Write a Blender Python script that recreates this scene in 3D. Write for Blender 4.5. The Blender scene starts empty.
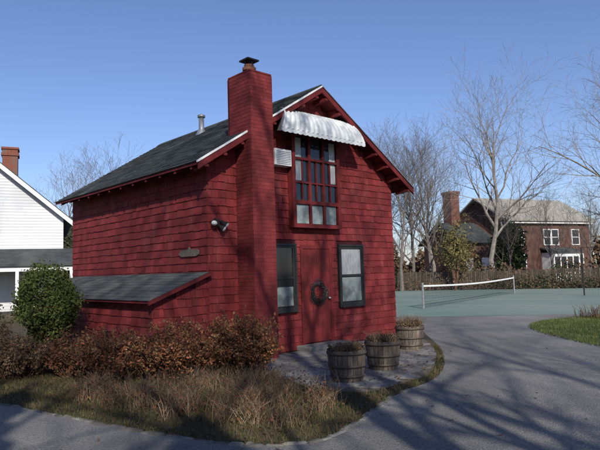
import bpy, math, random
import numpy as np
from mathutils import Vector, Matrix
random.seed(3); rng=np.random.default_rng(3)
S=bpy.context.scene; COL=S.collection

# ---------------------------------------------------------------- materials
def mat(name,c1,c2=None,scale=4,rough=.85,bump=0.,bscale=None,island=0.,spec=.3,metal=0.,detail=6,c3=None,s3=.3,stretch=None,t3=(.45,.62)):
    m=bpy.data.materials.new(name); m.use_nodes=True; nt=m.node_tree; N=nt.nodes; L=nt.links
    b=N['Principled BSDF']; b.inputs['Roughness'].default_value=rough; b.inputs['Metallic'].default_value=metal
    b.inputs['Specular IOR Level'].default_value=spec
    tc=N.new('ShaderNodeTexCoord'); mp=N.new('ShaderNodeMapping'); L.new(tc.outputs['Object'],mp.inputs[0])
    if stretch: mp.inputs['Scale'].default_value=stretch
    c2=c2 or tuple(x*.75 for x in c1)
    n=N.new('ShaderNodeTexNoise'); n.inputs['Scale'].default_value=scale; n.inputs['Detail'].default_value=detail; L.new(mp.outputs[0],n.inputs['Vector'])
    r=N.new('ShaderNodeValToRGB'); r.color_ramp.elements[0].position=.35; r.color_ramp.elements[1].position=.65
    r.color_ramp.elements[0].color=(*c1,1); r.color_ramp.elements[1].color=(*c2,1); L.new(n.outputs['Fac'],r.inputs[0]); out=r.outputs[0]
    if c3:
        n3=N.new('ShaderNodeTexNoise'); n3.inputs['Scale'].default_value=s3; n3.inputs['Detail'].default_value=5; L.new(mp.outputs[0],n3.inputs['Vector'])
        r3=N.new('ShaderNodeValToRGB'); r3.color_ramp.elements[0].position=t3[0]; r3.color_ramp.elements[1].position=t3[1]
        r3.color_ramp.elements[0].color=(0,0,0,1); r3.color_ramp.elements[1].color=(1,1,1,1); L.new(n3.outputs['Fac'],r3.inputs[0])
        mx=N.new('ShaderNodeMix'); mx.data_type='RGBA'; L.new(r3.outputs[0],mx.inputs[0]); L.new(out,mx.inputs[6]); mx.inputs[7].default_value=(*c3,1); out=mx.outputs[2]
    if island:
        g=N.new('ShaderNodeNewGeometry'); mr=N.new('ShaderNodeMapRange'); L.new(g.outputs['Random Per Island'],mr.inputs[0])
        mr.inputs[3].default_value=1-island; mr.inputs[4].default_value=1+island
        vm=N.new('ShaderNodeVectorMath'); vm.operation='SCALE'; L.new(out,vm.inputs[0]); L.new(mr.outputs[0],vm.inputs['Scale']); out=vm.outputs[0]
    L.new(out,b.inputs['Base Color'])
    if bump:
        n2=N.new('ShaderNodeTexNoise'); n2.inputs['Scale'].default_value=bscale or scale*4; n2.inputs['Detail'].default_value=8; L.new(mp.outputs[0],n2.inputs['Vector'])
        bp=N.new('ShaderNodeBump'); bp.inputs['Strength'].default_value=bump; bp.inputs['Distance'].default_value=.02; L.new(n2.outputs['Fac'],bp.inputs['Height']); L.new(bp.outputs[0],b.inputs['Normal'])
    return m
def leafmat(name,cols,rough=.7):
    m=bpy.data.materials.new(name); m.use_nodes=True; nt=m.node_tree; N=nt.nodes; L=nt.links
    b=N['Principled BSDF']; b.inputs['Roughness'].default_value=rough; b.inputs['Specular IOR Level'].default_value=.2
    g=N.new('ShaderNodeNewGeometry'); r=N.new('ShaderNodeValToRGB'); cr=r.color_ramp
    while len(cr.elements)<len(cols): cr.elements.new(.5)
    for i,c in enumerate(cols): cr.elements[i].position=i/(len(cols)-1); cr.elements[i].color=(*c,1)
    L.new(g.outputs['Random Per Island'],r.inputs[0])
    tc=N.new('ShaderNodeTexCoord'); n=N.new('ShaderNodeTexNoise'); n.inputs['Scale'].default_value=2.; L.new(tc.outputs['Object'],n.inputs['Vector'])
    mr=N.new('ShaderNodeMapRange'); L.new(n.outputs['Fac'],mr.inputs[0]); mr.inputs[1].default_value=.3; mr.inputs[2].default_value=.7; mr.inputs[3].default_value=.55; mr.inputs[4].default_value=1.3
    vm=N.new('ShaderNodeVectorMath'); vm.operation='SCALE'; L.new(r.outputs[0],vm.inputs[0]); L.new(mr.outputs[0],vm.inputs['Scale'])
    L.new(vm.outputs[0],b.inputs['Base Color']); return m

M_red=mat('red_painted_shingle',(.2,.028,.03),(.145,.021,.022),scale=2.2,rough=.8,bump=.6,bscale=30,island=.22,stretch=(3,3,1),c3=(.22,.05,.048),s3=1.1,t3=(.5,.75),spec=.2)
M_redtrim=mat('red_painted_trim',(.175,.024,.026),(.12,.018,.019),scale=5,rough=.7,bump=.2,c3=(.085,.014,.014),s3=2,spec=.2)
M_redbrick=mat('red_painted_brick',(.205,.033,.035),(.15,.025,.026),scale=3,rough=.85,bump=.6,bscale=22,c3=(.11,.02,.021),s3=1.6,island=.12,spec=.2)
M_under=mat('wall_sheathing',(.06,.008,.01))
M_roof=mat('asphalt_shingle',(.062,.07,.07),(.036,.042,.043),scale=3,rough=.9,bump=.6,bscale=80,island=.3,c3=(.09,.1,.095),s3=.7,t3=(.5,.7))
M_roof2=mat('roll_roofing',(.08,.088,.09),(.05,.057,.06),scale=2.5,rough=.9,bump=.4,bscale=60,island=.2,c3=(.1,.105,.1),s3=1.4)
M_white=mat('white_paint',(.78,.78,.77),(.66,.66,.65),scale=3,rough=.5)
M_siding=mat('white_siding',(.66,.67,.68),(.58,.59,.61),scale=1.,rough=.6,c3=(.5,.52,.54),s3=.5)
M_alu=mat('awning_aluminium',(.7,.73,.73),(.5,.53,.53),scale=6,rough=.45,c3=(.36,.38,.37),s3=5,t3=(.55,.75))
M_glass=mat('window_glass',(.012,.014,.017),(.02,.022,.026),scale=2,rough=.06,spec=.7)
M_dark=mat('dark_window_frame',(.02,.022,.022),(.03,.03,.03),rough=.5)
M_curt=mat('curtain_behind_glass',(.42,.44,.44),(.26,.28,.29),scale=12,rough=.25,stretch=(6,1,.6))
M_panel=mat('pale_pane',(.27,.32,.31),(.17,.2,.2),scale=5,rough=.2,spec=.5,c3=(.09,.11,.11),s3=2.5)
M_metal=mat('galvanised_metal',(.42,.43,.44),(.28,.29,.3),scale=9,rough=.4,metal=.6)
M_rust=mat('rusty_metal',(.2,.08,.04),(.09,.045,.03),scale=14,rough=.8)
M_black=mat('black_metal',(.015,.015,.016),rough=.5)
M_wood=mat('barrel_wood',(.2,.165,.13),(.1,.08,.065),scale=7,rough=.85,bump=.5,island=.3,stretch=(6,6,1))
M_hoop=mat('barrel_hoop',(.08,.075,.07),(.13,.09,.06),scale=12,rough=.55,metal=.4)
M_soil=mat('soil',(.05,.035,.025),(.09,.065,.045),scale=14,bump=.8)
M_asph=mat('asphalt',(.19,.186,.178),(.14,.138,.132),scale=1.6,rough=.92,bump=.9,bscale=70,c3=(.235,.226,.21),s3=.4)
def speckle(m,scale,lo,hi):
    nt=m.node_tree;N=nt.nodes;L=nt.links;b=N['Principled BSDF'];src=b.inputs['Base Color'].links[0].from_socket
    tc=N.new('ShaderNodeTexCoord');n=N.new('ShaderNodeTexNoise');n.inputs['Scale'].default_value=scale;n.inputs['Detail'].default_value=3;L.new(tc.outputs['Object'],n.inputs['Vector'])
    mr=N.new('ShaderNodeMapRange');L.new(n.outputs['Fac'],mr.inputs[0]);mr.inputs[1].default_value=.35;mr.inputs[2].default_value=.65;mr.inputs[3].default_value=lo;mr.inputs[4].default_value=hi
    vm=N.new('ShaderNodeVectorMath');vm.operation='SCALE';L.new(src,vm.inputs[0]);L.new(mr.outputs[0],vm.inputs['Scale']);L.new(vm.outputs[0],b.inputs['Base Color'])
speckle(M_asph,55,.65,1.35)
M_court=mat('court_surface',(.165,.225,.19),(.135,.19,.16),scale=.5,rough=.9,bump=.1,c3=(.2,.24,.205),s3=.15)
M_line=mat('court_line_paint',(.6,.62,.6),rough=.8)
M_stone=mat('bluestone',(.25,.24,.225),(.155,.152,.148),scale=3,rough=.85,bump=.4,island=.25,c3=(.16,.13,.1),s3=2,t3=(.55,.7))
M_joint=mat('stone_dust',(.15,.135,.115),(.09,.08,.07),scale=20,bump=.8,rough=1)
M_edge=mat('edging_stone',(.21,.2,.18),(.12,.115,.1),scale=9,rough=.9,bump=.6,island=.35)
M_ground=mat('turf_ground',(.05,.052,.024),(.08,.062,.037),scale=3,rough=1,bump=1.,bscale=30,c3=(.09,.063,.042),s3=.8)
M_bark=mat('grey_bark',(.17,.15,.135),(.1,.088,.08),scale=6,rough=.9,bump=.5)
M_barkl=mat('pale_bark',(.26,.235,.21),(.16,.14,.125),scale=4,rough=.9)
M_stem=mat('shrub_stems',(.15,.085,.055),(.08,.05,.035),rough=.9)
M_brick=mat('house_brick',(.1,.05,.038),(.065,.034,.027),scale=12,rough=.9,bump=.3,c3=(.12,.07,.055),s3=2)
M_brickr=mat('chimney_brickwork',(.22,.08,.05),(.15,.055,.04),scale=14,rough=.9,bump=.3,c3=(.16,.09,.07),s3=3)
M_tan=mat('tan_roof',(.33,.31,.27),(.25,.24,.21),scale=4,rough=.9,bump=.3,island=.15)
M_fence=mat('fence_wood',(.085,.068,.05),(.05,.042,.033),scale=5,rough=.9,island=.35)
M_grass=leafmat('grass_blade',[(.035,.052,.014),(.06,.075,.02),(.1,.085,.035),(.17,.125,.07),(.12,.085,.045)])
M_grass2=leafmat('lawn_blade',[(.045,.085,.018),(.07,.115,.024),(.11,.13,.04),(.15,.13,.06)])
M_straw=leafmat('dry_stalk',[(.1,.065,.042),(.22,.15,.095),(.16,.095,.06),(.34,.26,.18),(.09,.085,.035),(.13,.075,.055)])
M_orange=leafmat('autumn_leaf',[(.19,.055,.028),(.34,.14,.065),(.25,.08,.04),(.36,.21,.1),(.15,.11,.045),(.18,.045,.032)])
M_maroon=leafmat('maroon_leaf',[(.13,.04,.028),(.2,.08,.04),(.09,.04,.025),(.14,.11,.045)])
M_green=leafmat('shrub_leaf',[(.05,.08,.018),(.085,.12,.028),(.13,.15,.045),(.03,.045,.012)])
M_ever=leafmat('evergreen_leaf',[(.02,.035,.014),(.035,.052,.02),(.045,.06,.025)])
M_yel=leafmat('yellowing_leaf',[(.12,.115,.04),(.16,.13,.05),(.09,.085,.035)])
M_brown=leafmat('brown_leaf',[(.09,.055,.03),(.16,.1,.06),(.06,.045,.025),(.19,.12,.07)])

# ---------------------------------------------------------------- helpers
def link(o,parent=None):
    COL.objects.link(o)
    if parent: o.parent=parent
    return o
def mesh(name,V,F,m,parent=None,smooth=False):
    me=bpy.data.meshes.new(name)
    me.from_pydata(V.tolist() if isinstance(V,np.ndarray) else [tuple(v) for v in V],[],F.tolist() if isinstance(F,np.ndarray) else F)
    for k in (m if isinstance(m,list) else [m]): me.materials.append(k)
    if smooth: me.polygons.foreach_set('use_smooth',[True]*len(me.polygons))
    me.update(); return link(bpy.data.objects.new(name,me),parent)
def empty(name,loc=(0,0,0),rz=0):
    o=bpy.data.objects.new(name,None); o.location=loc; o.rotation_euler=(0,0,rz); COL.objects.link(o); return o
def boxvf(x0,x1,y0,y1,z0,z1):
    return [(x0,y0,z0),(x1,y0,z0),(x1,y1,z0),(x0,y1,z0),(x0,y0,z1),(x1,y0,z1),(x1,y1,z1),(x0,y1,z1)],[(0,3,2,1),(4,5,6,7),(0,1,5,4),(1,2,6,5),(2,3,7,6),(3,0,4,7)]
def boxes(name,bl,m,parent=None,bevel=0):
    V=[];F=[]
    for b in bl:
        v,f=boxvf(*b); n=len(V); V+=v; F+=[tuple(i+n for i in q) for q in f]
    o=mesh(name,V,F,m,parent)
    if bevel:
        bm=o.modifiers.new('b','BEVEL'); bm.width=bevel; bm.segments=2
    return o
def prism(name,poly,axis,a0,a1,m,parent=None):
    n=len(poly)
    if axis=='y': V=[(u,a0,z) for u,z in poly]+[(u,a1,z) for u,z in poly]
    else: V=[(a0,u,z) for u,z in poly]+[(a1,u,z) for u,z in poly]
    F=[tuple(range(n)),tuple(range(2*n-1,n-1,-1))]+[(i,i+n,(i+1)%n+n,(i+1)%n) for i in range(n)]
    o=mesh(name,V,F,m,parent)
    import bmesh
    bm=bmesh.new(); bm.from_mesh(o.data); bmesh.ops.recalc_face_normals(bm,faces=bm.faces); bm.to_mesh(o.data); bm.free()
    return o
def revolve(name,prof,m,parent=None,n=24,loc=(0,0,0)):
    V=[];F=[]
    for r,z in prof:
        for i in range(n):
            a=2*math.pi*i/n; V.append((loc[0]+r*math.cos(a),loc[1]+r*math.sin(a),loc[2]+z))
    for j in range(len(prof)-1):
        for i in range(n):
            F.append((j*n+i,j*n+(i+1)%n,(j+1)*n+(i+1)%n,(j+1)*n+i))
    return mesh(name,V,F,m,parent,smooth=True)
def shingles(name,O,U,Vv,N,region,v0,v1,h,wr,m,parent,t0=.006,t1=.024,jit=.008,g=.003):
    O,U,Vv,N=map(Vector,(O,U,Vv,N)); V=[];F=[]; v=v0; row=0
    while v<v1-.02:
        hh=min(h,v1-v); row+=1
        for (a,b) in region(v+hh*.5):
            u=a; first=True
            while u<b-.005:
                w=random.uniform(*wr)
                if first and row%2: w*=.5
                first=False
                e=min(b,u+w)
                if b-e<.04: e=b
                dj=random.uniform(-jit,jit) if v>v0 else 0; T=t1+random.uniform(-.005,.005)*(1 if jit else .1)
                lo=v+dj; lo2=lo+random.uniform(-jit,jit)*.4; n=len(V)
                for (uu,vv,t) in ((u+g,lo,-.001),(e-g,lo2,-.001),(e-g,lo2,T),(u+g,lo,T),(u+g,v+hh+.01,t0),(e-g,v+hh+.01,t0),(u+g,v+hh+.01,-.001),(e-g,v+hh+.01,-.001)):
                    V.append(O+U*uu+Vv*vv+N*t)
                F+= [(n,n+1,n+2,n+3),(n+3,n+2,n+5,n+4),(n,n+3,n+4,n+6),(n+1,n+7,n+5,n+2)]
                u=e
        v+=h
    return mesh(name,V,F,m,parent)
def cat(pts,closed=True,k=6):
    P=[np.array(p,float) for p in pts]; n=len(P); out=[]
    R=range(n) if closed else range(n-1)
    for i in R:
        g=(lambda j:P[j%n]) if closed else (lambda j:P[max(0,min(n-1,j))])
        p0,p1,p2,p3=g(i-1),g(i),g(i+1),g(i+2)
        for s in range(k):
            t=s/k; out.append(.5*((2*p1)+(-p0+p2)*t+(2*p0-5*p1+4*p2-p3)*t*t+(-p0+3*p1-3*p2+p3)*t**3))
    if not closed: out.append(P[-1])
    return [tuple(p) for p in out]
def sheet(name,poly,z,m):
    return mesh(name,[(p[0],p[1],z) for p in poly],[tuple(range(len(poly)))],m)
def inside(P,poly):
    x,y=P[:,0],P[:,1]; c=np.zeros(len(P),bool); n=len(poly); j=n-1
    for i in range(n):
        xi,yi=poly[i]; xj,yj=poly[j]
        if yi!=yj: c^=((yi>y)!=(yj>y))&(x<(xj-xi)*(y-yi)/(yj-yi)+xi)
        j=i
    return c
def leaves(P,size,r=rng,flat=0.):
    n=len(P); a=r.normal(size=(n,3)); a[:,2]*=(1-flat); a/=np.linalg.norm(a,axis=1)[:,None]
    b=r.normal(size=(n,3)); b[:,2]*=(1-flat); b-=a*(a*b).sum(1)[:,None]; b/=np.linalg.norm(b,axis=1)[:,None]
    s=(size*r.uniform(.6,1.4,n))[:,None]; 
    V=np.stack([P-a*s*.6,P+b*s*.33,P+a*s*.6,P-b*s*.33],1).reshape(-1,3)
    return V,np.arange(4*n).reshape(n,4)
def blades(P,h0,h1,w,lean,r=rng):
    n=len(P); h=r.uniform(h0,h1,n); th=r.uniform(0,2*np.pi,n); d=np.stack([np.cos(th),np.sin(th),0*th],1)
    ph=r.uniform(0,2*np.pi,n); s=np.stack([np.cos(ph),np.sin(ph),0*ph],1)*w*.5
    l=(r.uniform(0,lean,n)*h)[:,None]; z=np.array([0,0,1.])
    m1=P+d*l*.3+z*(h*.6)[:,None]; t=P+d*l+z*h[:,None]
    V=np.stack([P-s,P+s,m1+s*.8,m1-s*.8,t+s*.15,t-s*.15],1).reshape(-1,3)
    k=np.arange(n)[:,None]*6
    F=np.concatenate([k+np.array([[0,1,2,3]]),k+np.array([[3,2,4,5]])])
    return V,F
def scatter(poly,n,r=rng):
    A=np.array(poly); lo,hi=A.min(0),A.max(0); P=r.uniform(lo,hi,(int(n*1.0),2)); P=P[inside(P,poly)]
    return np.concatenate([P,np.zeros((len(P),1))],1)

class Tubes:
    def __init__(s): s.V=[];s.F=[]
    def add(s,pts,rad,n):
        base=len(s.V)
        for i,p in enumerate(pts):
            d=(pts[min(i+1,len(pts)-1)]-pts[max(i-1,0)]); d.normalize()
            a=d.orthogonal().normalized(); b=d.cross(a)
            for k in range(n):
                t=2*math.pi*k/n; s.V.append(p+(a*math.cos(t)+b*math.sin(t))*rad[i])
        for i in range(len(pts)-1):
            for k in range(n):
                s.F.append((base+i*n+k,base+i*n+(k+1)%n,base+(i+1)*n+(k+1)%n,base+(i+1)*n+k))
def grow(T,p,d,L,r,lev,maxl,R,kids,up,tips,split=.32):
    ns=5 if lev<2 else 3; pts=[p.copy()]; rad=[r*(1.35 if lev==0 else 1)]; dd=d.copy()
    for i in range(ns):
        dd=(dd+Vector((R.gauss(0,.13),R.gauss(0,.13),R.gauss(0,.06)+up*.08))).normalized()
        p=p+dd*(L/ns); pts.append(p.copy()); rad.append(max(r*(1-.75*(i+1)/ns),.005))
    T.add(pts,rad,[7,5,4,3,3,3][lev])
    if lev>=maxl: tips.append(pts[-1]); return
    nk=kids[lev]
    for k in range(nk):
        f=split+(1-split)*(k+R.random())/nk if lev==0 else .2+.8*(k+R.random())/nk
        x=f*ns; i=min(int(x),ns-1); q=pts[i].lerp(pts[i+1],x-i)
        rr=rad[i]*(1-(x-i))+rad[i+1]*(x-i)
        ax=(pts[i+1]-pts[i]).normalized(); az=k*2.4+R.uniform(-.5,.5); o=ax.orthogonal().normalized(); o=(Matrix.Rotation(az,3,ax)@o)
        ang=R.uniform(.5,.95) if lev else R.uniform(.5,.9)*(1.1-.4*f)
        nd=(ax*math.cos(ang)+o*math.sin(ang)+Vector((0,0,up*.25))).normalized()
        grow(T,q,nd,L*R.uniform(.42,.62)*(1.15-.4*f if lev==0 else 1),max(rr*.66,.006),lev+1,maxl,R,kids,up,tips,split)
def tree_mesh(name,h,r,seed,kids=(9,6,5,4),up=.6,m=M_bark,split=.32):
    R=random.Random(seed); T=Tubes(); tips=[]
    grow(T,Vector((0,0,-.05)),Vector((0,0,1)),h*.82,r,0,len(kids),R,kids,up,tips,split)
    me=bpy.data.meshes.new(name); me.from_pydata([tuple(v) for v in T.V],[],T.F); me.materials.append(m)
    return me,tips
def place(name,me,loc,rz=0,s=1.):
    o=bpy.data.objects.new(name,me); o.location=loc; o.rotation_euler=(0,0,rz); o.scale=(s,s,s); return link(o)

# ---------------------------------------------------------------- ground
G=700
mesh('ground',[(-G,-G,0),(G,-G,0),(G,G,0),(-G,G,0)],[(0,1,2,3)],M_ground)
bed_edge=[(-9,11),(-6.5,9.2),(-4.1,7.66),(-1.9,6.17),(-.54,5.48),(.24,5.67),(1.08,7.26),(2.02,8.7),(2.65,11.1),(2.95,13.8),(3.2,17),(2.6,19.6)]
be=cat(bed_edge,False,6)
lawn_edge=cat([(13.5,17.8),(10.1,17.7),(7.4,16.9),(6.05,15.4),(5.6,13.6),(5.65,11),(5.9,8),(7,4),(8.5,-3),(9,-12)],False,6)
drive=be+[(4.5,18.9),(9,18.3)]+lawn_edge+[(-22,-12),(-22,13)]
sheet('driveway',drive,.004,M_asph)
court=[(-14,24),(2.2,19.5),(4.5,18.8),(9,18.2),(13.8,17.6),(30,25),(25,34.5),(8,42),(-6,50)]
sheet('tennis_court',court,.008,M_court)
nA=Vector((4.8,22.8,0)); nB=Vector((12.2,33.0,0)); na=(nB-nA).normalized(); nb=Vector((-na.y,na.x,0)); nc=(nA+nB)/2
LV=[];LF=[]
def cline(u0,u1,v0,v1):
    n=len(LV)
    for u,v in((u0,v0),(u1,v0),(u1,v1),(u0,v1)): p=nc+na*u+nb*v; LV.append((p.x,p.y,.012))
    LF.append((n,n+1,n+2,n+3))
for u in(-4.11,4.11): cline(u-.03,u+.03,-11.85,11.85)
cline(-4.08,4.08,-6.43,-6.37); cline(-4.08,4.08,6.37,6.43); cline(-.03,.03,-6.3,6.3)
cline(-5.5,5.5,11.86,11.96)
mesh('court_lines',LV,LF,M_line)

# patio
patio=cat([(-1.0,10.6),(-.75,9.8),(-.35,8.7),(.15,8.0),(.75,7.6),(1.35,8.1),(1.9,8.85),(2.45,10.7),(2.7,12.6),(2.65,14.3),(2.2,13.9)],True,4)
sheet('patio_bed',patio,.007,M_joint)
V=[];F=[]; R=random.Random(5); th=math.radians(42.93); ex=np.array((math.cos(th),math.sin(th))); ey=np.array((-math.sin(th),math.cos(th)))
ys=-5.
rows=[]
while ys<1: hgt=R.choice((.35,.45,.6)); rows.append((ys,ys+hgt)); ys+=hgt
for (a,b) in rows:
    x=-2.5+R.random()*.4
    while x<7:
        w=R.choice((.4,.55,.7,.85)); q=[]
        for (u,v) in((x+.014,a+.014),(x+w-.014,a+.014),(x+w-.014,b-.014),(x+.014,b-.014)):
            q.append(np.array((-1.686,10.347))+ex*(u+R.uniform(-.012,.012))+ey*(v+R.uniform(-.012,.012)))
        ins=inside(np.array(q),patio)
        if ins.sum()>=2 and (a+b)/2<-.1:
            c=sum(p for p,k in zip(q,ins) if k)/ins.sum(); q2=[]
            for p,k in zip(q,ins):
                if not k:
                    t=1.
                    while t>0 and not inside(np.array([c+(p-c)*t]),patio)[0]: t-=.04
                    p=c+(p-c)*max(t,.02)
                q2.append(p)
            n=len(V); z=.018+R.uniform(0,.006)
            V+=[(p[0],p[1],.002) for p in q2]+[(p[0],p[1],z) for p in q2]
            F+=[(n+4,n+5,n+6,n+7)]+[(n+i,n+(i+1)%4,n+4+(i+1)%4,n+4+i) for i in range(4)]
        x+=w
mesh('patio',V,F,M_stone)
def edging(name,pts,w=.09,seed=1):
    R=random.Random(seed); V=[];F=[]
    P=[Vector((p[0],p[1],0)) for p in pts]
    for i in range(len(P)-1):
        d=P[i+1]-P[i]; L=d.length
        if L<1e-6: continue
        d.normalize(); nn=Vector((-d.y,d.x,0)); x=0
        while x<L:
            l=min(R.uniform(.12,.26),L-x+.05); z=R.uniform(.01,.028); o=R.uniform(-.025,.025); n=len(V); sh=.018; ww=w*R.uniform(.6,1.1)
            for (u,v,zz) in((x,-ww/2,0),(x+l-.012,-ww/2,0),(x+l-.012,ww/2,0),(x,ww/2,0),(x+sh,-ww/2+sh,z),(x+l-.012-sh,-ww/2+sh,z),(x+l-.012-sh,ww/2-sh,z),(x+sh,ww/2-sh,z)):
                V.append(P[i]+d*u+nn*(v+o)+Vector((0,0,zz)))
            F+=[(n+4,n+5,n+6,n+7)]+[(n+k,n+(k+1)%4,n+4+(k+1)%4,n+4+k) for k in range(4)]
            x+=l
    return mesh(name,V,F,M_edge)
edging('garden_edging',be[:40],.08); edging('garden_edging',lawn_edge[4:44],.05,2)

# ---------------------------------------------------------------- the red cottage
H=empty('red_shingled_cottage',(-1.686,10.347,0),th)
W=5.4; D=6.3; RE=3.60; K=.629; UND=.09
def roofz(x): return RE+K*(min(x,W-x)+.4)
wz=roofz(0)-UND; az=roofz(2.7)-UND
prism('walls',[(0,0),(W,0),(W,wz),(W/2,az),(0,wz)],'y',0,D,M_under,H)
ops=[(1.28,2.14,.78,2.2),(3.38,4.24,.78,2.2),(2.26,3.19,0,2.16),(1.98,3.38,2.53,4.55),(1.5,1.94,3.74,4.1)]
def sub(iv,z,ops):
    for (a,b,c,d) in ops:
        if c<z<d:
            o=[]
            for (p,q) in iv:
                if b<=p or a>=q: o.append((p,q)); continue
                if a>p: o.append((p,a))
                if b<q: o.append((b,q))
            iv=o
    return iv
def fac(z):
    a=0 if z<wz else (z+.06-wz)/K
    return sub([(a,W-a)],z,ops) if a<W/2-.05 else []
shingles('front_shingles',(0,0,0),(1,0,0),(0,0,1),(0,-1,0),fac,0.02,az-.05,.15,(.08,.22),M_red,H)
shingles('side_shingles',(0,D,0),(0,-1,0),(0,0,1),(-1,0,0),lambda z:[(0,D+.02)],0.02,wz-.01,.15,(.08,.22),M_red,H)
shingles('right_shingles',(W,0,0),(0,1,0),(0,0,1),(1,0,0),lambda z:[(0,D)],0.02,wz-.01,.15,(.08,.22),M_red,H)
yf,yb=-.35,D+.15
sl=math.sqrt(1+K*K)
prism('roof_left',[(-.4,RE-.07),(W/2,roofz(2.7)-.07),(W/2,roofz(2.7)),(-.4,RE)],'y',yf,yb,M_redtrim,H)
prism('roof_right',[(W+.4,RE-.07),(W/2,roofz(2.7)-.07),(W/2,roofz(2.7)),(W+.4,RE)],'y',yf,yb,M_redtrim,H)
SL=3.1*sl
shingles('roof_shingles_left',(-.4,yb+.03,RE),(0,-1,0),(1/sl,0,K/sl),(-K/sl,0,1/sl),lambda v:[(0,yb-yf+.05)],-.03,SL,.13,(.26,.36),M_roof,H,t0=.003,t1=.015,jit=.004)
shingles('roof_shingles_right',(W+.4,yf-.03,RE),(0,1,0),(-1/sl,0,K/sl),(K/sl,0,1/sl),lambda v:[(0,yb-yf+.05)],-.03,SL,.13,(.26,.36),M_roof,H,t0=.003,t1=.015,jit=.004)
cap=[(W/2-.12,roofz(2.7)-.12*K+.012),(W/2,roofz(2.7)+.012),(W/2+.12,roofz(2.7)-.12*K+.012),(W/2+.12,roofz(2.7)-.12*K+.03),(W/2,roofz(2.7)+.033),(W/2-.12,roofz(2.7)-.12*K+.03)]
prism('ridge_cap',cap,'y',yf-.03,yb+.03,M_roof,H)
for nm,sg in(('l',1),('r',-1)):
    X=lambda x:(x if sg==1 else W-x)
    prism('rake_board_'+nm,[(X(-.42),RE-.15-.012),(X(2.7),roofz(2.7)-.15),(X(2.7),roofz(2.7)-.035),(X(-.42),RE-.035-.012)],'y',yf-.045,yf-.003,M_redtrim,H)
    prism('rake_drip_edge_'+nm,[(X(-.44),RE-(.033 if sg==1 else .014)-.012),(X(2.7),roofz(2.7)-(.033 if sg==1 else .014)),(X(2.7),roofz(2.7)+.004),(X(-.44),RE+.004-.012)],'y',yf-.06,yf-.002,M_white if sg==1 else M_metal,H)
    for i in range(8):
        x=-.24+i*.4; z=roofz(x)-.075
        if sg==-1: x=W-x
        prism('bracket_%s%d'%(nm,i),[(-.0,z-.17),(-.38,z-.13),(-.38,z-.085),(-.3,z-.08),(-.3,z),(0,z)],'x',x-.04,x+.04,M_redtrim,H)
    for i in range(12):
        y=-.1+i*.56; 
        za=roofz(-.38)-.075; zb=roofz(0)-.075
        pl=[(-.38,za-.06),(0,zb-.1),(0,zb),(-.38,za)]
        if sg==-1: pl=[(W-p[0],p[1]) for p in pl]
        prism('rafter_tail_%s%d'%(nm,i),pl,'y',y,y+.05,M_redtrim,H)
# chimney
cx0,cx1=.66,1.2; cf=-.5
prism('chimney',[(cx0,0),(cx1,0),(cx1,5.40),(cx0,5.40)],'y',cf,.2,M_under,H)
for nm,O_,U_,N_,Lw in(('front',(cx0,cf,0),(1,0,0),(0,-1,0),cx1-cx0),('left',(cx0,.15,0),(0,-1,0),(-1,0,0),.15-cf),('right',(cx1,cf,0),(0,1,0),(1,0,0),.15-cf)):
    shingles('chimney_brick_'+nm,O_,U_,(0,0,1),N_,lambda z:[(0,Lw)],0,5.38,.072,(.2,.21),M_redbrick,H,t0=.004,t1=.009,jit=0,g=.0025)
prism('chimney_back',[(cx0,4.2),(cx1,4.2),(cx1,5.395),(cx0,5.395)],'y',.202,.21,M_redbrick,H)
boxes('chimney_crown',[(cx0+.0,cx1-.0,cf+.0,.2,5.402,5.44)],M_redbrick,H,.01)
mx,my=(cx0+cx1)/2,-.15
revolve('chimney_flue',[(.1,5.42),(.1,5.66),(.075,5.66)],M_rust,H,16,(mx,my,0))
revolve('chimney_flue_band',[(.13,5.54),(.135,5.6),(.1,5.6)],M_rust,H,16,(mx,my,0))
for i,(dx,dy) in enumerate(((.09,0),(-.09,0),(0,.09),(0,-.09))): boxes('cap_strut_%d'%i,[(mx+dx-.01,mx+dx+.01,my+dy-.01,my+dy+.01,5.6,5.76)],M_black,H)
mesh('chimney_cap',[(mx-.14,my-.14,5.76),(mx+.14,my-.14,5.76),(mx+.14,my+.14,5.76),(mx-.14,my+.14,5.76),(mx,my,5.82),(mx-.14,my-.14,5.73),(mx+.14,my-.14,5.73),(mx+.14,my+.14,5.73),(mx-.14,my+.14,5.73)],[(0,1,4),(1,2,4),(2,3,4),(3,0,4),(5,8,7,6),(0,5,6,1),(1,6,7,2),(2,7,8,3),(3,8,5,0)],M_black,H)
vz=roofz(2.2)
revolve('vent_pipe',[(.07,vz-.1),(.07,vz+.36),(.055,vz+.36)],M_metal,H,16,(2.2,3.5,0))
revolve('vent_cap',[(.05,vz+.36),(.05,vz+.4),(.1,vz+.4),(.1,vz+.46),(.0,vz+.5)],M_metal,H,16,(2.2,3.5,0))
revolve('vent_flashing',[(.16,vz-.08),(.09,vz+.08)],M_metal,H,16,(2.2,3.5,0))

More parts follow.
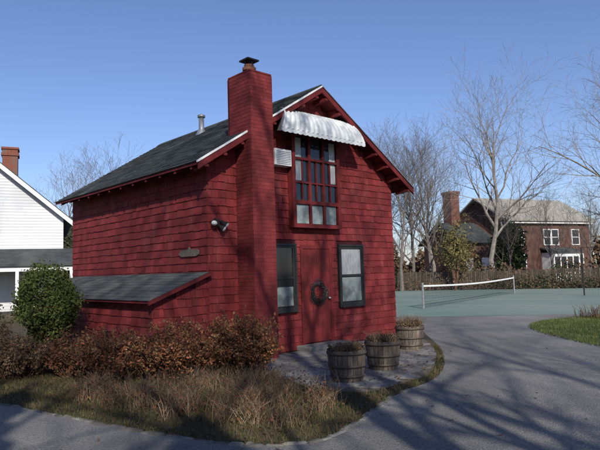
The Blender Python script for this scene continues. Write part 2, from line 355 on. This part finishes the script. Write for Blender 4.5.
def window(nm,x0,x1,z0,z1,curt):
    y=-.07
    boxes(nm+'_casing',[(x0-.045,x0,y,0,z0-.05,z1+.045),(x1,x1+.045,y,0,z0-.05,z1+.045),(x0,x1,y,0,z1,z1+.045),(x0,x1,y-.03,0,z0-.05,z0)],M_dark,H,.004)
    zm=(z0+z1)/2
    boxes(nm+'_sash',[(x0,x0+.045,-.05,-.01,z0,z1),(x1-.045,x1,-.05,-.01,z0,z1),(x0+.045,x1-.045,-.052,-.01,zm-.025,zm+.025),(x0+.045,x1-.045,-.05,-.01,z1-.045,z1),(x0+.045,x1-.045,-.05,-.01,z0,z0+.05)],M_dark,H)
    boxes(nm+'_glass',[(x0+.04,x1-.04,-.03,-.005,z0+.04,z1-.04)],M_glass,H)
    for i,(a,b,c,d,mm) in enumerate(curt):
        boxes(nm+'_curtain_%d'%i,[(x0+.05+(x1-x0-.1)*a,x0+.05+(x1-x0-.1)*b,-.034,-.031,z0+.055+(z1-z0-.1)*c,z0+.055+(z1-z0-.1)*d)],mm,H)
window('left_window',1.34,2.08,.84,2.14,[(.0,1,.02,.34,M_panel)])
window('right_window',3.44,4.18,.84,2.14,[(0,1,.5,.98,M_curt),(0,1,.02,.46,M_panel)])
boxes('door_frame',[(2.26,2.33,-.04,0,.1,2.16),(3.12,3.19,-.04,0,.1,2.16),(2.33,3.12,-.04,0,2.08,2.16)],M_redtrim,H,.004)
boxes('door',[(2.33,3.12,-.02,0,.12,2.08)],M_redtrim,H)
boxes('door_boards',[(2.335+i*.131,2.335+i*.131+.125,-.03,-.02,.13,2.07) for i in range(6)],M_redtrim,H,.004)
boxes('door_step',[(2.1,3.35,-.4,0,0,.1)],M_stone,H,.015)
revolve('door_knob',[(0,0),(.03,.01),(.03,.04),(0,.05)],M_metal,H,12,(3.05,-.07,1.0))
T=Tubes(); R=random.Random(8)
for i in range(190):
    a=R.uniform(0,6.28); L=R.uniform(.4,1.2); rr=.19+R.gauss(0,.032); pts=[]; k0=R.gauss(0,.05)
    for k in range(6):
        t=a+L*k/5; r2=rr+R.gauss(0,.008)+k0*k/5; pts.append(Vector((2.725+r2*math.cos(t),-.075+R.gauss(0,.015),1.15+r2*math.sin(t))))
    T.add(pts,[.004]*6,3)
mesh('wreath',T.V,T.F,M_dark,H)
x0,x1,z0,z1=2.0,3.36,2.55,4.5; y=-.16
boxes('upper_window_box',[(x0,x1,y+.05,0,z0,z1)],M_dark,H)
fr=[(x0-.03,x0+.06,y-.02,0,z0-.04,z1),(x1-.06,x1+.03,y-.02,0,z0-.04,z1),(x0+.06,x1-.06,y-.02,0,z0-.04,z0+.04),(x0+.06,x1-.06,y-.02,.0,z1-.06,z1),(x0+.06,x1-.06,y-.022,0,3.0,3.08),(x0+.06,x1-.06,y-.022,0,3.93,3.98),(x0+.06,x1-.06,y-.012,0,3.44,3.475)]
cw=(x1-x0-.12)/3
for i in(1,2): fr.append((x0+.06+cw*i-.03,x0+.06+cw*i+.03,y-.016,0,z0+.04,z1-.06))
for i in range(3): fr.append((x0+.06+cw*(i+.5)-.01,x0+.06+cw*(i+.5)+.01,y-.006,0,3.08,3.93))
boxes('upper_window_frame',fr,M_redtrim,H)
boxes('upper_window_glass',[(x0+.05,x1-.05,y+.03,y+.045,3.08,z1-.05)],M_glass,H)
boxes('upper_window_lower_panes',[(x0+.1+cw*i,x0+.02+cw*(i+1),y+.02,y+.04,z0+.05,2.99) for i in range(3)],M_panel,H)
boxes('upper_window_curtains',[(x0+.08,x0+.26,y+.024,y+.028,3.5,4.4),(x1-.26,x1-.08,y+.024,y+.028,3.5,4.4)],M_curt,H)
boxes('air_conditioner',[(1.5,1.94,-.2,0,3.75,4.09)],M_white,H,.012)
boxes('air_conditioner_grille',[(1.53,1.91,-.206,-.2,3.78+.035*i,3.795+.035*i) for i in range(8)],M_metal,H)
V=[];F=[]; nc_,nr=72,9
for j in range(nr):
    t=j/(nr-1); yy=-.03-.52*math.sin(t*math.pi/2); zz=4.95-.55*(1-math.cos(t*math.pi/2))
    a=1.78-.4*t; b=3.5+.34*t
    for i in range(nc_+1):
        c=.02 if i%4 in(0,1) else 0
        V.append((a+(b-a)*i/nc_,yy-c*.6,zz+c))
for j in range(nr-1):
    for i in range(nc_): F.append((j*(nc_+1)+i,j*(nc_+1)+i+1,(j+1)*(nc_+1)+i+1,(j+1)*(nc_+1)+i))
b0=len(V)
for i in range(nc_+1):
    V.append((1.38+(3.84-1.38)*i/nc_,-.562,4.41)); V.append((1.38+(3.84-1.38)*i/nc_,-.562,4.35-.02*abs(math.sin(i*math.pi/4))))
for i in range(nc_): F.append((b0+2*i,b0+2*i+2,b0+2*i+3,b0+2*i+1))
aw=mesh('awning',V,F,M_alu,H); so=aw.modifiers.new('s','SOLIDIFY'); so.thickness=.008
for nm,xa,xb in(('awning_side_l',1.78,1.38),('awning_side_r',3.5,3.84)):
    vv=[]
    for j in range(nr):
        t=j/(nr-1); vv.append((xa+(xb-xa)*t,-.03-.52*math.sin(t*math.pi/2),4.945-.55*(1-math.cos(t*math.pi/2))))
    vv.append((xb,-.55,4.35)); vv.append((xa+(xb-xa)*.3,-.03,4.5))
    mesh(nm,vv,[tuple(range(len(vv)))],M_alu,H)
boxes('flood_light_plate',[(.12,.24,-.05,-.02,2.5,2.62)],M_dark,H,.01)
for i,(dx,dz) in enumerate(((-.11,.03),(.13,.0),(.0,-.07))):
    o=revolve('flood_light_%d'%i,[(0,0),(.025,.0),(.03,.07),(.06,.12),(.06,.15)],M_dark,H,14); o.location=(.18+dx*.5,-.06,2.58+dz); o.rotation_euler=(math.radians(125),0,math.radians(-40 if dx<0 else 40))
    o=revolve('flood_bulb_%d'%i,[(.055,.145),(.04,.165),(0,.175)],M_white,H,14); o.location=(.18+dx*.5,-.06,2.58+dz); o.rotation_euler=(math.radians(125),0,math.radians(-40 if dx<0 else 40))
prism('name_board',[(.25,1.98),(.32,1.95),(.85,1.95),(.95,2.0),(.88,2.06),(.8,2.08),(.62,2.08),(.58,2.13),(.5,2.08),(.32,2.08),(.22,2.04)],'x',-.045,-.024,M_wood,H)
prism('lean_to_walls',[(-1.1,0),(0,0),(0,1.58),(-1.1,1.17)],'y',.004,5.8,M_under,H)
def lt(z): 
    a=-1.1 if z<1.15 else (z+.05-1.58)/.373
    return [(a,0)] if a<-.05 else []
shingles('lean_to_front_shingles',(0,.004,0),(1,0,0),(0,0,1),(0,-1,0),lt,0,1.55,.15,(.08,.22),M_red,H)
shingles('lean_to_side_shingles',(-1.1,5.8,0),(0,-1,0),(0,0,1),(-1,0,0),lambda z:[(0,5.8)],0,1.16,.15,(.08,.22),M_red,H)
s2=math.hypot(1.24,.47)
prism('lean_to_roof',[(-1.24,1.15),(-.03,1.61),(-.03,1.66),(-1.24,1.2)],'y',-.12,5.9,M_redtrim,H)
shingles('lean_to_roofing',(-1.26,5.93,1.195),(0,-1,0),(1.21/s2,0,.46/s2),(-.46/s2,0,1.21/s2),lambda v:[(0,6.07)],0,1.29,.14,(.28,.34),M_roof2,H,t0=.003,t1=.01,jit=.002)
prism('lean_to_rake',[(-1.27,1.12),(-.03,1.59),(-.03,1.655),(-1.27,1.185)],'y',-.155,-.122,M_redtrim,H)

# ---------------------------------------------------------------- barrels
def barrel(loc,seed,hs=1):
    R=random.Random(seed); E=empty('barrel_planter',loc,R.random()*3); n=22; V=[];F=[]; prof=[(.225,.0),(.255,.15),(.275,.32),(.283,.44)]
    for i in range(n):
        a0=2*math.pi*i/n+.012; a1=2*math.pi*(i+1)/n-.012; o=R.uniform(-.003,.003); b=len(V); zt=R.uniform(-.006,.006)
        for r,z in prof:
            for a in(a0,(a0+a1)/2,a1): V.append(((r+o)*math.cos(a),(r+o)*math.sin(a),z+(zt if z>.4 else 0)))
        for a in(a0,(a0+a1)/2,a1): V.append(((.255)*math.cos(a),(.255)*math.sin(a),.44+zt))
        for a in(a0,(a0+a1)/2,a1): V.append(((.25)*math.cos(a),(.25)*math.sin(a),.34))
        for j in range(5):
            for k in(0,1): F.append((b+j*3+k,b+j*3+k+1,b+j*3+k+4,b+j*3+k+3))
    mesh('staves',V,F,M_wood,E)
    revolve('inner_shell',[(.2,.01),(.222,.01),(.27,.33),(.25,.36)],M_soil,E)
    for i,(r,z) in enumerate(((.246,.06),(.272,.2),(.29,.38))): revolve('hoop_%d'%i,[(r-.006,z),(r+.002,z),(r+.005,z+.035),(r-.004,z+.035)],M_hoop,E,32)
    revolve('soil',[(.262,.39),(.15,.41),(0,.42)],M_soil,E)
    r=np.random.default_rng(seed); t=r.uniform(0,6.28,420); q=np.sqrt(r.uniform(0,1,420))*.24
    P=np.stack([q*np.cos(t),q*np.sin(t),0*q+.4],1); v,f=blades(P,.04,.19*hs,.008,1.3,r); mesh('dry_plants',v,f,M_straw,E)
    P=np.stack([q*np.cos(t)*1.1,q*np.sin(t)*1.1,.41+r.uniform(0,.1*hs,420)],1); v,f=leaves(P,.035,r); mesh('dry_leaves',v,f,M_brown,E)
barrel((.62,8.42,.02),1); barrel((1.27,9.3,.024),2,1.1); barrel((2.12,11.5,.024),3,1.4)
def clump(name,c,rad,n,h0,h1,w,lean,m,seed):
    r=np.random.default_rng(seed); t=r.uniform(0,6.28,n); q=np.sqrt(r.uniform(0,1,n)); P=np.stack([c[0]+q*rad[0]*np.cos(t),c[1]+q*rad[1]*np.sin(t),0*q],1)
    v,f=blades(P,h0,h1,w,lean,r); return mesh(name,v,f,m)
clump('dry_grass_clump',(2.5,13.4),(.2,.5),260,.25,.6,.01,.7,M_straw,4)

# ---------------------------------------------------------------- shrubs
def shrub(name,c,rad,h,nl,size,m,seed,stems=120,z0=.08):
    r=np.random.default_rng(seed); R=random.Random(seed)
    E=empty(name,(c[0],c[1],0))
    T=Tubes(); tips=[]
    for i in range(stems):
        a=R.uniform(0,6.28); q=math.sqrt(R.random()); px,py=q*rad[0]*.75*math.cos(a),q*rad[1]*.75*math.sin(a)
        hh=h*R.uniform(.6,1.15)*(1-.35*q*q); ox,oy=math.cos(a)*q*rad[0]*.4,math.sin(a)*q*rad[1]*.4
        pts=[Vector((px*.7,py*.7,0))]
        for k in(1,2,3,4): t=k/4; pts.append(Vector((px*.7+(px*.3+ox)*t+R.gauss(0,.025),py*.7+(py*.3+oy)*t+R.gauss(0,.025),hh*t)))
        T.add(pts,[.008,.006,.005,.004,.003],3); tips.append(pts)
        for b in range(3):
            t=R.uniform(.35,.9)*4; j=min(int(t),3); p=pts[j].lerp(pts[j+1],t-j); e=p+Vector((R.gauss(0,.09),R.gauss(0,.09),R.uniform(.03,.16)))
            T.add([p,e],[.004,.002],3); tips.append([p,p.lerp(e,.25),p.lerp(e,.5),p.lerp(e,.75),e])
    mesh('stems',T.V,T.F,M_stem,E)
    P=[]
    for _ in range(nl):
        pts=R.choice(tips); t=1-R.random()**1.3*.85; x=t*4; i=min(int(x),3); p=pts[i].lerp(pts[i+1],x-i); sp=.02+.02*(1-t)
        P.append((p.x+R.gauss(0,sp),p.y+R.gauss(0,sp),max(z0,p.z+R.gauss(0,sp))))
    v,f=leaves(np.array(P),size,r); mesh('leaves',v,f,m,E); return E
shrub('autumn_shrub',(-1.0,9.15),(.62,.45),1.0,8500,.037,M_orange,11,150)
shrub('autumn_shrub',(-1.95,8.95),(.7,.5),.88,9000,.037,M_orange,12,150)
shrub('maroon_shrub',(-2.95,9.0),(.6,.5),.78,6500,.037,M_maroon,13,140)
shrub('maroon_shrub',(-3.7,9.5),(.55,.5),.75,5500,.037,M_maroon,14,130)
shrub('brown_shrub',(-4.8,9.6),(.7,.6),.72,6000,.04,M_brown,15,130)
shrub('brown_shrub',(-6.0,10.2),(.8,.7),1.05,7000,.045,M_brown,16,150)
def ball(name,c,rad,n,size,m,seed,lump=.18,trunk=True,inner=.45):
    r=np.random.default_rng(seed); E=empty(name,(c[0],c[1],0))
    d=r.normal(size=(n,3)); d/=np.linalg.norm(d,axis=1)[:,None]
    ph=r.uniform(0,6.28,9); fr=r.normal(size=(9,3))*3.2
    l=1+lump*sum(np.sin(d@fr[i]+ph[i]) for i in range(9))/3
    q=(r.uniform(inner,1,n)**.45)*l*(1+r.normal(0,.07,n))
    P=d*q[:,None]*np.array(rad)+np.array([0,0,c[2]]); P[:,2]=np.maximum(P[:,2],.05)
    v,f=leaves(P,size,r); mesh('leaves',v,f,m,E)
    if trunk:
        T=Tubes(); R=random.Random(seed)
        for i in range(14):
            a=R.uniform(0,6.28); e=R.uniform(.3,.8)
            T.add([Vector((0,0,-.02)),Vector((math.cos(a)*rad[0]*e*.4,math.sin(a)*rad[1]*e*.4,c[2]*.7)),Vector((math.cos(a)*rad[0]*e,math.sin(a)*rad[1]*e,c[2]+rad[2]*(1-e)))],[.02+.02*rad[2],.015,.006],5)
        mesh('branches',T.V,T.F,M_stem,E)
    return E
ball('green_shrub',(-4.72,10.7,1.14),(.6,.6,.7),15000,.042,M_green,21,.2)
ball('green_shrub',(-7.6,12.6,.7),(.9,.8,.7),9000,.05,M_ever,22,.25)

near=[(p[0],p[1]) for p in be if p[1]<12]+[(.2,10.4),(-2.4,9.6),(-7,14),(-10,13)]
P=scatter(near,230000)
Pp=P[~inside(P,patio)]
v,f=blades(Pp[:60000],.02,.07,.006,1.1); mesh('garden_grass',v,f,M_grass)
lawn=[tuple(p) for p in lawn_edge]+[(24,-12),(24,19)]
Pl=scatter(lawn,500000); Pl=Pl[(Pl[:,1]>8.5)&(Pl[:,0]<13)][:60000]
v,f=blades(Pl,.03,.07,.008,.7); mesh('lawn_grass',v,f,M_grass2)
sheet('lawn',lawn,.004,mat('lawn_turf',(.055,.09,.022),(.08,.1,.03),scale=5,rough=1,bump=.8,bscale=50,c3=(.11,.1,.045),s3=1.2))
r=np.random.default_rng(31); cs=[]
cen=np.stack([r.uniform(-3.2,.75,120),r.uniform(5.8,8.4,120)],1)
cen=cen[inside(cen,[(-3.1,7.6),(-1.6,6.6),(-.5,6.0),(.1,6.15),(.45,6.9),(.15,7.6),(-.4,8.4),(-3.0,8.4)])]
for c in cen:
    n=r.integers(30,170); q=r.normal(0,r.uniform(.05,.12),(n,2)); cs.append(np.concatenate([c+q,np.zeros((n,1))],1))
P=np.concatenate(cs); v,f=blades(P,.05,.32,.006,1.6,r); mesh('dry_perennials',v,f,M_straw)
P2=P[::2].copy(); P2[:,2]=r.uniform(.03,.22,len(P2)); P2[:,:2]+=r.normal(0,.05,(len(P2),2)); v,f=leaves(P2,.03,r); mesh('dry_perennial_leaves',v,f,M_maroon)
P=scatter(near,9000); P[:,2]=.035; Q=scatter([(-5,3),(7,3),(6,16),(2.8,16),(0.5,5.5),(-4,7.5)],350); Q[:,2]=.014
v,f=leaves(np.concatenate([P,Q]),.04,flat=.93); mesh('fallen_leaves',v,f,M_brown)
P=scatter([(8,17.2),(14,17.4),(24,21),(24,19),(13,16.2),(8.5,16.2)],16000); v,f=blades(P,.15,.5,.016,.9); mesh('dry_groundcover',v,f,M_brown)

# ---------------------------------------------------------------- tennis net
E=empty('tennis_net'); T=Tubes()
def ntop(t): return .92-.1*math.sin(math.pi*t)
for p in(nA,nB): T.add([p.copy(),p+Vector((0,0,1.02))],[.045,.045],8)
mesh('posts',T.V,T.F,M_metal,E)
T=Tubes(); Ln=(nB-nA).length; k=int(Ln/.12)
for i in range(k+1): t=i/k; p=nA.lerp(nB,t); T.add([p+Vector((0,0,.04)),p+Vector((0,0,ntop(t)))],[.004,.004],3)
for j in range(8): T.add([nA.lerp(nB,i/20)+Vector((0,0,.05+(ntop(i/20)-.05)*j/8)) for i in range(21)],[.004]*21,3)
mesh('netting',T.V,T.F,M_black,E)
V=[];F=[]
for i in range(25):
    t=i/24; p=nA.lerp(nB,t); z=ntop(t)
    for o in(-.015,.015): 
        for zz in(z-.06,z+.01): V.append(p+nb*o+Vector((0,0,zz)))
for i in range(24):
    b=4*i; F+=[(b,b+1,b+5,b+4),(b+2,b+6,b+7,b+3),(b+1,b+3,b+7,b+5),(b,b+4,b+6,b+2)]
mesh('head_band',V,F,M_white,E)

# ---------------------------------------------------------------- fence and growth behind the court
def fence(name,A,B,h,seed):
    R=random.Random(seed); A=Vector(A);B=Vector(B);d=(B-A);L=d.length;d.normalize();n=Vector((-d.y,d.x,0));V=[];F=[];x=0
    while x<L:
        w=R.uniform(.12,.15); hh=h+R.uniform(-.05,.05); b=len(V); o=R.uniform(-.01,.01)
        for u in(x,x+w-.03):
            for q in(o,o+.025):
                for z in(.03,hh): p=A+d*u+n*q+Vector((0,0,z)); V.append(p)
        F+=[(b,b+1,b+5,b+4),(b+2,b+6,b+7,b+3),(b,b+2,b+3,b+1),(b+4,b+5,b+7,b+6),(b+1,b+3,b+7,b+5)]; x+=w
    x=0
    while x<=L:
        b=len(V)
        for u in(x,x+.1):
            for q in(.03,.13):
                for z in(0,h+.12): V.append(A+d*u+n*q+Vector((0,0,z)))
        F+=[(b,b+1,b+5,b+4),(b+2,b+6,b+7,b+3),(b,b+2,b+3,b+1),(b+4,b+5,b+7,b+6),(b+1,b+3,b+7,b+5)]; x+=2.4
    return mesh(name,V,F,M_fence)
fence('wooden_fence',(-4,47,0),(9,41.5,0),1.35,1); fence('wooden_fence',(9,41.5,0),(26,34,0),1.3,2); fence('wooden_fence',(26,34,0),(34,26,0),1.3,3)
def hedge(name,A,B,w,h,n,size,m,seed):
    r=np.random.default_rng(seed); A=np.array(A,float);B=np.array(B,float); t=r.uniform(0,1,n); d=(B-A); L=np.hypot(*d); nn=np.array((-d[1],d[0]))/L
    hh=h*(.6+.3*np.sin(t*L*1.1+seed)*np.sin(t*L*.43+1.3*seed)+.15*np.sin(t*L*3)*np.sin(t*L*1.7+seed))
    xy=A+d*t[:,None]+nn*(r.uniform(-1,1,n)*w)[:,None]; z=r.uniform(0,1,n)*hh+.05
    v,f=leaves(np.concatenate([xy,z[:,None]],1),size,r); return mesh(name,v,f,m)
hedge('overgrown_hedge',(3,45.5),(27,35.5),.9,2.6,6500,.16,M_brown,1)
hedge('overgrown_hedge',(12,43.5),(30,34.5),.8,2.4,3500,.16,M_ever,2)
hedge('dry_vines',(5,42.4),(26,33.4),.25,1.5,3000,.1,M_brown,3)
hedge('ivy_growth',(13,39.3),(24,34.4),.2,1.2,1600,.11,M_ever,7)
E=empty('court_fence'); T=Tubes(); 
fp=[Vector((14.0,28.5,0)),Vector((17.2,24.2,0))]
for p in fp: T.add([p,p+Vector((0,0,2.4))],[.035,.035],6)
T.add([fp[0]+Vector((0,0,2.38)),fp[1]+Vector((0,0,2.38))],[.012,.012],5)
mesh('posts',T.V,T.F,M_black,E); T=Tubes()
for i in range(40): a=fp[0].lerp(fp[1],i/39); T.add([a+Vector((0,0,.05)),a+Vector((0,0,2.35))],[.0025]*2,3)
mesh('wires',T.V,T.F,M_black,E)

# ---------------------------------------------------------------- white house (left)
wr_=math.radians(24); Wh=empty('white_clapboard_house',(-14.1,23.7,0),wr_)
hw=3.9
prism('walls',[(-hw,0),(hw,0),(hw,4.35),(0,7.65),(-hw,4.35)],'y',0,9,M_siding,Wh)
def wr(z):
    a=0 if z<4.35 else (z+.05-4.35)*hw/3.3
    return [(a,2*hw-a)] if a<hw-.1 else []
shingles('clapboards',(-hw,0,0),(1,0,0),(0,0,1),(0,-1,0),wr,0,7.5,.13,(3,5),M_siding,Wh,t1=.022,jit=0)
for sg in(1,-1):
    prism('roof_%d'%sg,[(sg*(hw+.35),4.05),(0,7.65),(0,7.83),(sg*(hw+.35),4.23)],'y',-.35,9.3,M_roof,Wh)
    prism('rake_%d'%sg,[(sg*(hw+.37),3.93),(0,7.55),(0,7.77),(sg*(hw+.37),4.15)],'y',-.42,-.352,M_white,Wh)
boxes('chimney',[(1.3,1.95,2.2,2.9,5.5,7.75),(1.25,2.0,2.15,2.95,7.45,7.59)],M_brickr,Wh)
boxes('chimney_top',[(1.25,2.0,2.15,2.95,7.753,7.85)],M_brickr,Wh)
prism('porch_roof',[(-2.2,2.15),(-2.2,2.25),(0,2.95),(0,2.8)],'x',-1.5,hw+.5,M_roof,Wh)
boxes('porch_beam',[(-1.4,hw+.4,-2.1,-2.0,1.95,2.13)],M_white,Wh)
boxes('porch_posts',[(x,x+.12,-2.1,-1.98,0.3,1.95) for x in(-1.3,.4,2.1,hw+.2)],M_white,Wh)
boxes('porch_floor',[(-1.5,hw+.4,-2.2,0,0,.3)],M_fence,Wh)
wb=[(.3,1.1,.9,2.0),(2.3,3.1,.9,2.0),(-1.2,-.4,3.2,4.5)]
boxes('window_glass',[(a+.08,b-.08,-.045,-.02,c+.08,d-.08) for a,b,c,d in wb],M_glass,Wh)
fb=[]
for a,b,c,d in wb: fb+=[(a,a+.08,-.07,0,c,d),(b-.08,b,-.07,0,c,d),(a+.08,b-.08,-.07,0,c,c+.08),(a+.08,b-.08,-.07,0,d-.08,d),(a+.08,b-.08,-.065,0,(c+d)/2-.03,(c+d)/2+.03)]
boxes('window_frames',fb,M_white,Wh)

# ---------------------------------------------------------------- far house (right)
B=empty('shingled_brick_house',(19.0,52.5,0),math.radians(24))
bw,bd=10.8,7.5; ez,rz_=6.0,8.2
prism('walls',[(0,0),(bd,0),(bd,ez),(bd/2,rz_-.1),(0,ez)],'x',0,bw,M_brick,B)
prism('roof_front',[(-.5,ez-.3),(bd/2,rz_),(bd/2,rz_+.15),(-.5,ez-.15)],'x',-.4,bw+.4,M_tan,B)
prism('roof_back',[(bd+.5,ez-.3),(bd/2,rz_),(bd/2,rz_+.15),(bd+.5,ez-.15)],'x',-.4,bw+.4,M_tan,B)
boxes('cornice',[(-.3,bw+.3,-.35,-.002,ez-.5,ez-.33)],M_white,B)
wl=[(1.2,2.0,3.5,4.9),(4.6,5.4,3.5,4.9),(5.6,6.4,3.5,4.9),(8.3,9.2,3.5,4.9),(1.2,2.1,.8,2.5),(8.6,9.6,.8,2.5)]
boxes('glass',[(a,b,-.05,-.01,c,d) for a,b,c,d in wl],M_glass,B)
fb=[]
for a,b,c,d in wl: fb+=[(a-.08,a,-.1,0,c-.08,d+.08),(b,b+.08,-.1,0,c-.08,d+.08),(a,b,-.1,0,d,d+.08),(a,b,-.1,0,c-.08,c),(a,b,-.09,0,(c+d)/2-.03,(c+d)/2+.03)]
boxes('window_trim',fb,M_white,B)
boxes('bay',[(4.2,7.6,-1.4,-.003,0,2.7)],M_white,B); boxes('bay_glass',[(4.35+i*.8,4.98+i*.8,-1.44,-1.402,.9,2.3) for i in range(4)],M_glass,B)
prism('bay_roof',[(-1.7,2.72),(-.02,3.1),(-.02,3.2),(-1.7,2.85)],'x',4.0,7.8,M_roof,B)
boxes('gable_windows',[(-.05,-.01,2.5,3.2,3.4,4.6),(-.05,-.01,4.8,5.5,3.4,4.6)],M_white,B)
prism('wing_walls',[(1,0),(6.5,0),(6.5,4.0),(3.75,5.7),(1,4.0)],'x',-4.5,-.003,M_brick,B)
prism('wing_roof_front',[(.6,3.75),(3.75,5.7),(3.75,5.85),(.6,3.9)],'x',-4.9,-.45,M_roof,B); prism('wing_roof_back',[(6.9,3.75),(3.75,5.7),(3.75,5.85),(6.9,3.9)],'x',-4.9,-.45,M_roof,B)
boxes('wing_windows',[(-4.0,-3.2,.95,.998,1,2.4),(-2.2,-1.4,.95,.998,1,2.4)],M_white,B)
boxes('chimney',[(-3.6,-2.6,3.2,4.4,4.5,8.6),(-3.7,-2.5,3.1,4.5,8.602,8.85)],M_brickr,B)

# ---------------------------------------------------------------- trees
tA,tipA=tree_mesh('bare_tree_a',13.5,.22,41,(11,7,6,5),.5,M_barkl,.3)
tB,_=tree_mesh('bare_tree_b',11,.14,42,(11,6,6,4),.8,M_bark,.2)
tC,_=tree_mesh('bare_tree_c',14,.24,43,(10,7,6,5),.3,M_barkl,.25)
tD,_=tree_mesh('bare_tree_d',17,.26,44,(10,6,5,4),.5,M_bark,.3)
place('bare_tree',tA,(14.3,42.5,0),0,.97)
place('bare_tree',tC,(20.2,35.5,0),1.0,1.0)
for (x,y,rz,s,me) in((7.2,41.2,0,.92,tB),(8.6,44,2,1.02,tB),(10.2,45,4,.95,tB),(6.2,46,1,1.0,tB),(11.5,50,3,.8,tA),(16.8,46,2,.62,tB),(19.8,45,4,.6,tB),(23.5,46.5,1,.66,tB)): place('bare_tree',me,(x,y,0),rz,s)
for i in range(24):
    x=-6+i*3.6+random.uniform(-1.5,1.5); place('background_tree',random.choice((tB,tA,tC)),(x*1.25,95+random.uniform(-8,20)-.15*x,0),random.uniform(0,6),random.uniform(.55,.85))
place('bare_tree',tB,(-12.6,36,0),2,.8); place('bare_tree',tB,(-18.5,44,0),1,.85)
for i in range(10): place('background_tree',random.choice((tB,tA)),(-70+i*6,80+random.uniform(-8,15),0),random.uniform(0,6),random.uniform(.5,.8))
ball('yellowing_tree',(10.7,39.9,3.0),(1.2,1.1,2.0),1700,.15,M_yel,51,.35,True,.1)
ball('yellowing_tree',(12.4,43.8,2.3),(1.3,1.2,2.0),1300,.15,M_yel,52,.35,True,.1)
ball('unseen_shade_evergreen',(18.0,49.0,2.6),(1.35,1.3,2.7),4500,.22,M_ever,53,.2,True,.2)
def conifer(name,loc,h,rad,n,size,seed,m=M_ever):
    r=np.random.default_rng(seed); E=empty(name,loc); t=r.uniform(0,1,n)**1.4; a=r.uniform(0,6.28,n)
    R=rad*(1-t)**.8*(.75+.3*np.sin(a*5+t*14+seed)+.2*np.sin(t*55)); q=np.sqrt(r.uniform(.15,1,n))*R
    P=np.stack([q*np.cos(a),q*np.sin(a),.3+t*(h-.3)-q*.15],1); v,f=leaves(P,size,r); mesh('foliage',v,f,m,E)
    T=Tubes(); T.add([Vector((0,0,-.05)),Vector((0,0,h*.9))],[.02*h,.02],7); mesh('trunk',T.V,T.F,M_bark,E)
conifer('unseen_shade_evergreen',(-17,42,0),6,2.4,3500,.35,63); conifer('unseen_shade_evergreen',(-12.0,33,0),3.6,1.6,2500,.25,64)
hedge('background_foliage',(-60,70),(-8,75),2,4.5,6000,.6,M_ever,5)
hedge('background_foliage',(0,88),(90,70),2,6.5,15000,.6,M_brown,6)
hedge('background_foliage',(2,64),(20,66),1.5,4.2,4000,.35,M_brown,9)
for i,(x,y,h,rd) in enumerate(((-9.5,-.6,9.0,2.2),(-6.8,-2.3,9.1,2.2),(-4.,-4.0,8.9,2.2),(-1.2,-5.7,8.5,2.1),(1.6,-7.2,8.3,2.1),(4.3,-8.6,7.9,2.0))):  # unseen evergreen row, added behind the camera to shade the left foreground
    conifer('unseen_shade_evergreen',(x,y,0),h,rd,5200,.34,70+i)
place('bare_tree',tD,(4.4,-6.4,0),0,.95); place('bare_tree',tD,(6.8,-12,0),2.2,1.1); place('bare_tree',tC,(10,-5.5,0),1,.75); place('bare_tree',tC,(1.2,-13,0),3,1.15)

# ---------------------------------------------------------------- light, sky, camera
el=math.radians(31); sh=Vector((.2,-.98,0)).normalized(); sv=Vector((sh.x*math.cos(el),sh.y*math.cos(el),math.sin(el)))
sd=bpy.data.lights.new('sun','SUN'); sd.energy=5; sd.angle=math.radians(.5); sd.color=(1,.93,.82)
so=bpy.data.objects.new('sun',sd); so.rotation_euler=(-sv).to_track_quat('-Z','Y').to_euler(); link(so)
w=bpy.data.worlds.new('World'); S.world=w; w.use_nodes=True; nt=w.node_tree; bg=nt.nodes['Background']
sk=nt.nodes.new('ShaderNodeTexSky'); sk.sky_type='NISHITA'; sk.sun_disc=False; sk.sun_elevation=el; sk.sun_rotation=math.atan2(sh.x,sh.y); sk.air_density=1.; sk.dust_density=.6; sk.ozone_density=2.2
vm=nt.nodes.new('ShaderNodeVectorMath'); vm.operation='MULTIPLY'; vm.inputs[1].default_value=(1.14,1.16,1.42)
nt.links.new(sk.outputs[0],vm.inputs[0]); nt.links.new(vm.outputs[0],bg.inputs[0]); bg.inputs[1].default_value=.1
cd=bpy.data.cameras.new('camera'); cd.sensor_width=36; cd.lens=34.2; cd.clip_end=3000; cd.clip_start=.05
co=bpy.data.objects.new('camera',cd); link(co)
p=math.radians(4.7); rl=.03
Fw=Vector((0,math.cos(p),math.sin(p))); U=Vector((0,-math.sin(p),math.cos(p))); Rr=Vector((1,0,0))
R2=Rr*math.cos(rl)-U*math.sin(rl); U2=U*math.cos(rl)+Rr*math.sin(rl)
m=Matrix((R2,U2,-Fw)).transposed().to_4x4(); m.translation=Vector((0,0,1.6)); co.matrix_world=m
S.camera=co
S.view_settings.view_transform='Standard'; S.view_settings.look='None'; S.view_settings.exposure=0
